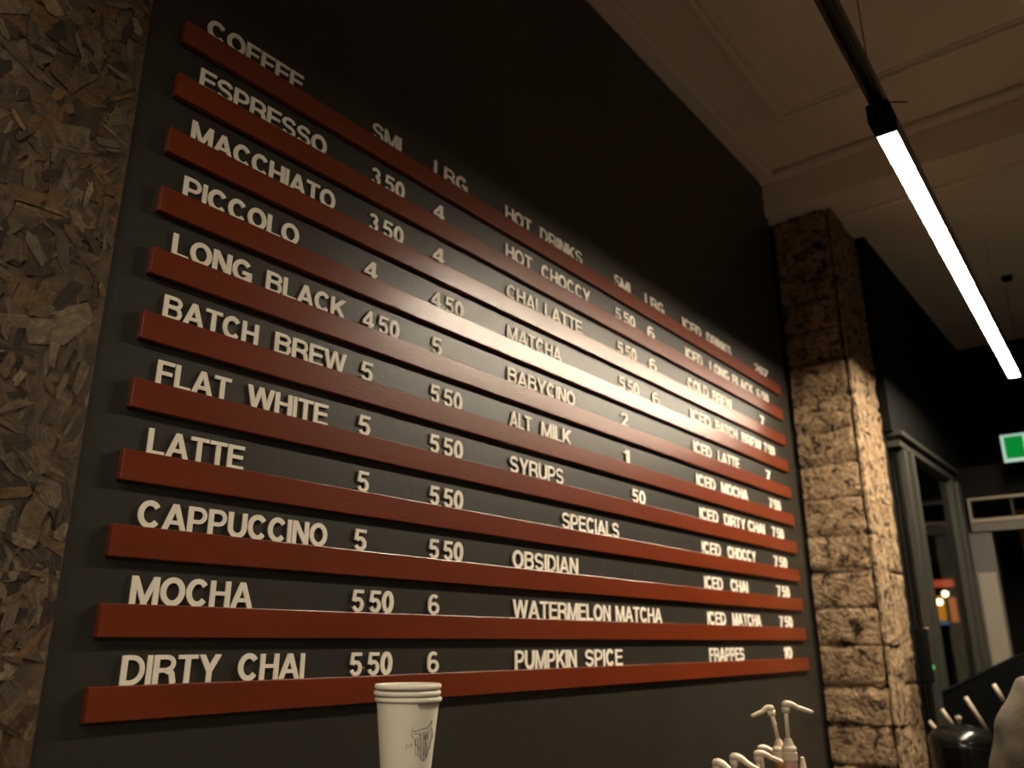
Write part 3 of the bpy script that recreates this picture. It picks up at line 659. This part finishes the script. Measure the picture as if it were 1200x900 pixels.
# ------------------------------------------------------------------ paper cups
CR, CB_, CHH = 0.0425, 0.029, 0.136
cb = at(478, 816, 1.12)
Z0 = cb.z-CHH
def cup_mesh(i):
    m = MB(); z = 0
    pr2 = [(CB_-.004, z+.006), (CB_, z), (CB_+.0002, z+.004)]
    for k in range(1, 9): pr2.append((CB_+(CR-CB_)*k/8, z+CHH*k/8-.004*(k == 8)))
    rr = CR
    for k in range(9):
        a = -PI/2+PI*1.5*k/8; pr2.append((rr+.0012+.0022*math.cos(a), CHH-.0032+.0032*math.sin(a)))
    pr2 += [(CR-.002, CHH-.010), (CB_-.002, .008)]
    m.lathe(pr2, n=56, cap=False)
    n = len(m.v); m.v.append((0, 0, .007)); base = n-56
    for k in range(56): m.f.append((base+k, base+(k+1) % 56, n))
    return m
cups = []
for i in range(3):
    labs = ['white paper cup with horned emblem, outermost of the nested stack', 'white paper cup nested in the middle of the cup stack', 'white paper cup on top of the nested cup stack']
    o = cup_mesh(i).build('paper_cup', M['cup'], None, smooth=True)
    o.location = (cb.x+(.0005, -.0004, .0006)[i], cb.y+(0, .0004, 0)[i], Z0+i*.0082); o.rotation_euler = ((.004, -.006, 0)[i], (.003, -.01, .004)[i], i*1.3)
    tag(o, labs[i], 'cup', 'nested paper cups'); cups.append(o)
# emblem printed on the outer cup: ink lines laid on the cone
ed = (CAM-Vector((cb.x, cb.y, CAM.z))); a_cam = math.atan2(ed.y, ed.x)
def onc(u, v):
    """u,v in photo-crop units: 8.18 px per photo pixel, cup axis at u=475, rim at v=205"""
    px = (u-475)/8.18; dz = (v-215)/8.18
    z = CHH - dz*1.12/F_PX*1.03
    R_ = CB_+(CR-CB_)*z/CHH + .0003
    s = max(-.98, min(.98, px*1.12/F_PX/R_)); an = a_cam+math.asin(s)
    return (R_*math.cos(an), R_*math.sin(an), z)
emb = [
 [(528, 452), (518, 470), (522, 490), (545, 492), (600, 480), (650, 470), (680, 455), (700, 435), (698, 412), (690, 430), (675, 450)],
 [(512, 500), (520, 540), (545, 560), (552, 600)], [(528, 490), (540, 515), (585, 512), (590, 530)],
 [(552, 560), (560, 690), (600, 700), (600, 725), (632, 745), (665, 715), (668, 660), (690, 640), (690, 600), (705, 560), (708, 500), (695, 470)],
 [(560, 545), (575, 560), (580, 690)], [(590, 510), (592, 600), (600, 700)], [(605, 505), (608, 640), (612, 725)], [(625, 505), (628, 600), (632, 740)], [(640, 500), (642, 580), (650, 640), (655, 720)],
 [(642, 580), (665, 500), (680, 490)], [(650, 590), (672, 640), (668, 700)], [(655, 540), (662, 520), (668, 540), (660, 570)], [(545, 600), (575, 610), (590, 640)], [(628, 560), (645, 530)], [(636, 640), (640, 700)],
 [(470, 605), (470, 632), (482, 630)], [(470, 617), (480, 615)], [(470, 605), (482, 602)], [(498, 602), (490, 606), (500, 618), (490, 626)], [(508, 600), (526, 598)], [(516, 600), (518, 624)],
 [(712, 540), (716, 560)], [(715, 530), (722, 528)]]
ink = MB()
for ln in emb:
    pts = [onc(u, v) for u, v in ln]; big = ln[0][0] > 505 and ln[0][0] < 712
    ink.tube(pts, .00034 if big else .00024, 4)
em = ink.build('emblem', M['ink'], cups[0]); em['label'] = 'thin black horned shield emblem with small lettering'
em.rotation_euler = (0, 0, 0)
# riser shelf that carries the cups
rs_ = thing('cup_riser', 'small black riser shelf under the stack of paper cups', 'shelf', (cb.x, cb.y, .98))
box('shelf_top', M['black_matt'], (-.10, -.09, Z0-.98-.016), (.10, .09, Z0-.98), rs_, .002)
for sx in (-1, 1):
    for sy in (-1, 1): box('leg', M['black'], (sx*.085-.008, sy*.075-.008, 0), (sx*.085+.008, sy*.075+.008, Z0-.98-.016), rs_)

# ------------------------------------------------------------------ syrup pumps
def pump(name, label, px, py, dep, ang, tiltdeg, liquid, slen=.075, bend=.017, hw=1.0, stem=.075, group='pump bottles on the bar', br=1.0):
    """px,py: top of the pump head; ang: spout heading about z"""
    hd = at(px, py, dep)
    H_ = hd.z-.98; ax = Vector((math.cos(YAW), math.sin(YAW), 0)); R_ = Matrix.Rotation(math.radians(tiltdeg), 3, ax)
    sh = R_ @ Vector((0, 0, stem+.002)); base = Vector((hd.x-sh.x, hd.y-sh.y, .98))
    t = thing(name, label, 'pump bottle', base, group)
    zc = H_-stem-.033       # top of bottle neck
    m = MB(); br = .72 if liquid == 'brown_sauce' else .85; m.lathe([(.030*br, 0), (.034*br, .006), (.034*br, zc*.62), (.028*br, zc*.78), (.015, zc*.93), (.0135, zc)], n=28); m.build('bottle', M[liquid], t, smooth=True)
    if liquid == 'pink': MB().lathe([(.0295, .03), (.0297, .05), (.0297, zc*.55), (.0295, zc*.58)], n=28).build('bottle_label', M['pink'], t, smooth=True)
    m = MB(); m.lathe([(.0165, zc-.012), (.0172, zc-.010), (.0172, zc+.004), (.0150, zc+.005), (.0150, zc+.007), (.0162, zc+.008), (.0162, zc+.014), (.0115, zc+.019), (.0095, zc+.026), (.0068, zc+.033)], n=28)
    m.build('collar', M['pump'], t, smooth=False)
    piv = Vector((0, 0, zc+.028)); top = piv+R_ @ Vector((0, 0, H_-.008-piv.z))
    MB().tube([piv, top], .0046, 12).build('stem', M['pump'], t, smooth=True)
    d = R_ @ Vector((math.cos(ang), math.sin(ang), 0)); u_ = R_ @ Vector((0, 0, 1)); u_.normalize()
    MB().tube([top-u_*.016, top-u_*.004], [.0085, .0095], 14).build('head_sleeve', M['pump'], t, smooth=True)
    pts, rad = [], []
    for k in range(13):
        s = k/12; q = top - d*.008 + d*(slen+.008)*s + u_*(.004*math.sin(PI*min(1, s*2)) - bend*max(0, s-.12)**1.35*1.2)
        pts.append(q); rad.append((.0092+.0012*math.sin(PI*min(1, s*2.2)) - .0035*s)*hw if 0 < k < 12 else .0055)
    MB().tube(pts, rad, 14, flat=.72, upv=tuple(u_)).build('spout', M['pump'], t, smooth=True)
    return t
A_R = math.atan2(rt.y, rt.x)
pump('syrup_pump', 'white pump with spout turned toward the cups on a tilted stem, amber syrup bottle', 902, 826, 1.98, A_R+PI, -10, 'amber', .050, .008, stem=.077)
pump('syrup_pump', 'tallest white syrup pump, spout turned to the pillar, pink labelled bottle', 920, 822, 1.85, A_R, 1, 'pink', .060, .014, stem=.077)
pump('sauce_pump', 'white sauce pump, higher of the two overlapping spouts behind', 891, 873.5, 2.12, A_R-.15, -2, 'brown_sauce', .066, .022, stem=.07)
pump('sauce_pump', 'white sauce pump, lower of the two overlapping spouts in front', 887, 879.5, 1.86, A_R-.1, -1, 'brown_sauce', .068, .022, stem=.07)
pump('sauce_pump', 'white sauce pump between the end pump and the overlapping pair', 859, 883.5, 1.79, A_R-.5, -3, 'brown_sauce', .066, .034, 1.15, stem=.065)
pump('sauce_pump', 'white sauce pump at the cup end of the pump row', 839, 890, 1.70, A_R-.7, -3, 'brown_sauce', .064, .036, 1.15, stem=.06)
nb = at(940, 887, 2.12)
nt_ = thing('squeeze_bottle', 'white squeeze bottle with pointed nozzle beside the tallest pump', 'bottle', (nb.x, nb.y, .98))
hz = nb.z-.98
MB().lathe([(.028, 0), (.031, .006), (.031, hz-.085), (.026, hz-.072), (.024, hz-.068)], n=28).build('bottle', M['pump'], nt_, smooth=True)
MB().lathe([(.026, hz-.068), (.026, hz-.045), (.016, hz-.038), (.009, hz-.028), (.0045, hz-.002), (.003, hz)], n=28).build('nozzle_cap', M['pump'], nt_)

# ------------------------------------------------------------------ things on the back counter
dp = at(1127, 868, 3.32)
pot = thing('domed_pot', 'glossy black domed pot with knob in front of the pale rods', 'pot', (dp.x, dp.y, .98))
zt = dp.z-.98
MB().lathe([(.10, 0), (.118, .01), (.122, zt-.02), (.125, zt-.004), (.118, zt-.003)], n=40).build('body', M['black_gloss'], pot, smooth=True)
MB().lathe([(.126, zt-.004)]+[(.124*math.cos(PI/2*k/9)+.001, zt+.062*math.sin(PI/2*k/9)) for k in range(10)], n=40).build('lid', M['black_gloss'], pot, smooth=True)
MB().lathe([(.008, zt+.058), (.007, zt+.072), (.012, zt+.077), (.014, zt+.086), (.009, zt+.094), (.003, zt+.096)], n=20).build('knob', M['pier_pale'], pot, smooth=True)
hq = at(1153, 876, 3.3)-pot.location
MB().tube([(.118*math.cos(A_R), .118*math.sin(A_R), zt-.015), (hq.x*.9, hq.y*.9, zt-.012), (hq.x, hq.y, zt-.006)], [.009, .010, .008], 10).build('handle', M['rod'], pot, smooth=True)
# black rack with pale rods
rk = thing('rod_rack', 'black sloping rack holding pale slanted rods under the window', 'rack', (4.3, -.5, .98))
p0 = at(1088, 826, 3.75)-rk.location; p1 = at(1106, 811, 3.74)-rk.location; p2 = at(1192, 769, 3.70)-rk.location; p3 = at(1230, 758, 3.70)-rk.location
nrm = Vector((rt.y, -rt.x, 0)).normalized()*.03
if nrm.dot(fw) < 0: nrm = -nrm
bk = MB(); tops = [p0, p1, p2, p3]; n = len(tops)
lows = [Vector((p.x, p.y, 0)) for p in tops]
poly = lows+tops[::-1]
bk.v = [tuple(p) for p in poly]+[tuple(p+nrm) for p in poly]; N_ = len(poly)
bk.f = [tuple(range(N_)), tuple(reversed(range(N_, 2*N_)))]+[(i, i+N_, (i+1) % N_+N_, (i+1) % N_) for i in range(N_)]
bk.build('back_board', M['black_matt'], rk)
for (a, b) in (((1103.5, 831), (1117, 850)), ((1131.5, 817), (1160, 861)), ((1164.5, 801.5), (1176, 821)), ((1089, 845), (1099, 857)), ((1155, 858), (1164, 872))):
    qa = at(*a, 3.62)-rk.location; qb = at(*b, 3.58)-rk.location
    MB().tube([qa, qb], .009, 10).build('rod', M['rod'], rk, smooth=True)

# ------------------------------------------------------------------ person at the counter, seen from behind the shoulder
def skinmesh(name, verts, edges, radii, m, parent=None, sub=2, root=0):
    me = bpy.data.meshes.new(name); me.from_pydata([tuple(v) for v in verts], edges, []); me.update()
    o = link(name, me, None, parent)
    md = o.modifiers.new('skin', 'SKIN'); md.use_smooth_shade = True
    for i, r in enumerate(radii):
        sv = me.skin_vertices[0].data[i]; sv.radius = r if isinstance(r, tuple) else (r, r); sv.use_root = (i == root)
    s = o.modifiers.new('sub', 'SUBSURF'); s.levels = sub; s.render_levels = sub
    if not me.materials: me.materials.append(m)
    return o
pp = at(1254, 788, 2.25)      # where the neck meets the shoulder
per = thing('person', 'person in a grey-brown t-shirt standing beyond the pumps, back of shoulder in view', 'person', (pp.x+.02, pp.y-.03, 0))
per.rotation_euler = (0, 0, math.radians(-51))     # shoulder line
S = pp.z+.0                                   # neck-base height
def J(x, y, z): return Vector((x, y, z))
k = S/1.48
def body_verts(inf=0):
    v = [J(0, 0, .94*k), J(0, .01, 1.12*k), J(0, .0, 1.30*k), J(0, -.01, 1.42*k), J(.012, 0, 1.50*k), J(.04, .01, 1.57*k), J(.075, .02, 1.66*k), J(.09, .02, 1.74*k)]
    r = [(.15, .11), (.135, .10), (.155, .11), (.11, .085), .055, .055, (.078, .095), (.06, .075)]
    e = [(0, 1), (1, 2), (2, 3), (3, 4), (4, 5), (5, 6), (6, 7)]
    return v, r, e
v, r, e = body_verts()
for s in (-1, 1):
    b = len(v)
    v += [J(s*.155, -.01, 1.405*k), J(s*.20, -.01, 1.34*k), J(s*.235, .02, 1.12*k), J(s*.23, .14, .95*k), J(s*.225, .21, .90*k), J(s*.22, .27, .885*k)]
    r += [.065, .055, .044, .032, .026, (.04, .018)]
    e += [(3, b), (b, b+1), (b+1, b+2), (b+2, b+3), (b+3, b+4), (b+4, b+5)]
    for q in range(5):      # fingers
        f = len(v); off = (q-2)*.018
        if q == 0: v += [J(s*(.22-.035), .27, .87*k), J(s*(.22-.055), .30, .86*k)]
        else: v += [J(s*.22+off*s, .33, .875*k), J(s*.22+off*s, .36-.006*abs(q-2), .86*k)]
        r += [.0095, .0075]; e += [(b+5, f), (f, f+1)]
    b = len(v)
    v += [J(s*.095, 0, .90*k), J(s*.11, .01, .50*k), J(s*.115, -.02, .09), J(s*.12, .10, .035), J(s*.12, .16, .03)]
    r += [(.095, .095), .062, .042, (.045, .035), (.04, .025)]
    e += [(0, b), (b, b+1), (b+1, b+2), (b+2, b+3), (b+3, b+4)]
skinmesh('body', v, e, r, M['skin'], per)
HX = .08
# face: nose, ears, eyes, mouth on the head
fb = MB()
fb.tube([(HX, .115, 1.69*k), (HX, .138, 1.655*k), (HX, .118, 1.645*k)], [.008, .014, .008], 8)
fb.build('nose', M['skin'], per, smooth=True)
for s in (-1, 1):
    MB().lathe([(.002, -.012), (.011, -.006), (.013, 0), (.011, .006), (.002, .012)], n=14).build('eye', M['letter'], per, smooth=True).location = (HX+s*.032, .103, 1.685*k)
    MB().tube([(HX+s*.082, .015, 1.70*k), (HX+s*.094, .01, 1.675*k), (HX+s*.084, .018, 1.645*k)], [.008, .014, .008], 8).build('ear', M['skin'], per, smooth=True)
MB().tube([(HX-.024, .108, 1.615*k), (HX, .116, 1.612*k), (HX+.024, .108, 1.615*k)], [.003, .006, .003], 8).build('mouth', M['pink'], per, smooth=True)
skinmesh('hair', [J(HX+.01, .0, 1.78*k), J(HX, -.03, 1.72*k), J(HX-.01, -.045, 1.64*k), J(HX+.01, .06, 1.775*k)], [(0, 1), (1, 2), (0, 3)], [(.085, .075), (.09, .08), (.07, .055), (.065, .03)], M['hair'], per)
# t-shirt over torso and upper arms
v = [J(0, 0, .90*k), J(0, .01, 1.10*k), J(0, 0, 1.28*k), J(0, -.01, 1.41*k), J(0, 0, 1.475*k)]
r = [(.175, .135), (.165, .125), (.175, .128), (.125, .098), (.078, .07)]
e = [(0, 1), (1, 2), (2, 3), (3, 4)]
for s in (-1, 1):
    b = len(v); v += [J(s*.15, -.01, 1.405*k), J(s*.205, -.01, 1.33*k), J(s*.235, .01, 1.16*k), J(s*.245, .02, 1.10*k)]; r += [.080, .074, .070, .072]; e += [(3, b), (b, b+1), (b+1, b+2), (b+2, b+3)]
ts = skinmesh('t_shirt', v, e, r, M['tee'], per, 3)
tx = bpy.data.textures.new('folds', 'CLOUDS'); tx.noise_scale = .12
dm = ts.modifiers.new('folds', 'DISPLACE'); dm.texture = tx; dm.strength = .03; dm.mid_level = .5
v = [J(0, 0, .96*k)]; r = [(.165, .125)]; e = []
for s in (-1, 1):
    b = len(v); v += [J(s*.10, 0, .86*k), J(s*.112, .01, .50*k), J(s*.117, -.015, .08)]; r += [(.11, .11), .078, .062]; e += [(0, b), (b, b+1), (b+1, b+2)]
skinmesh('trousers', v, e, r, M['trousers'], per)
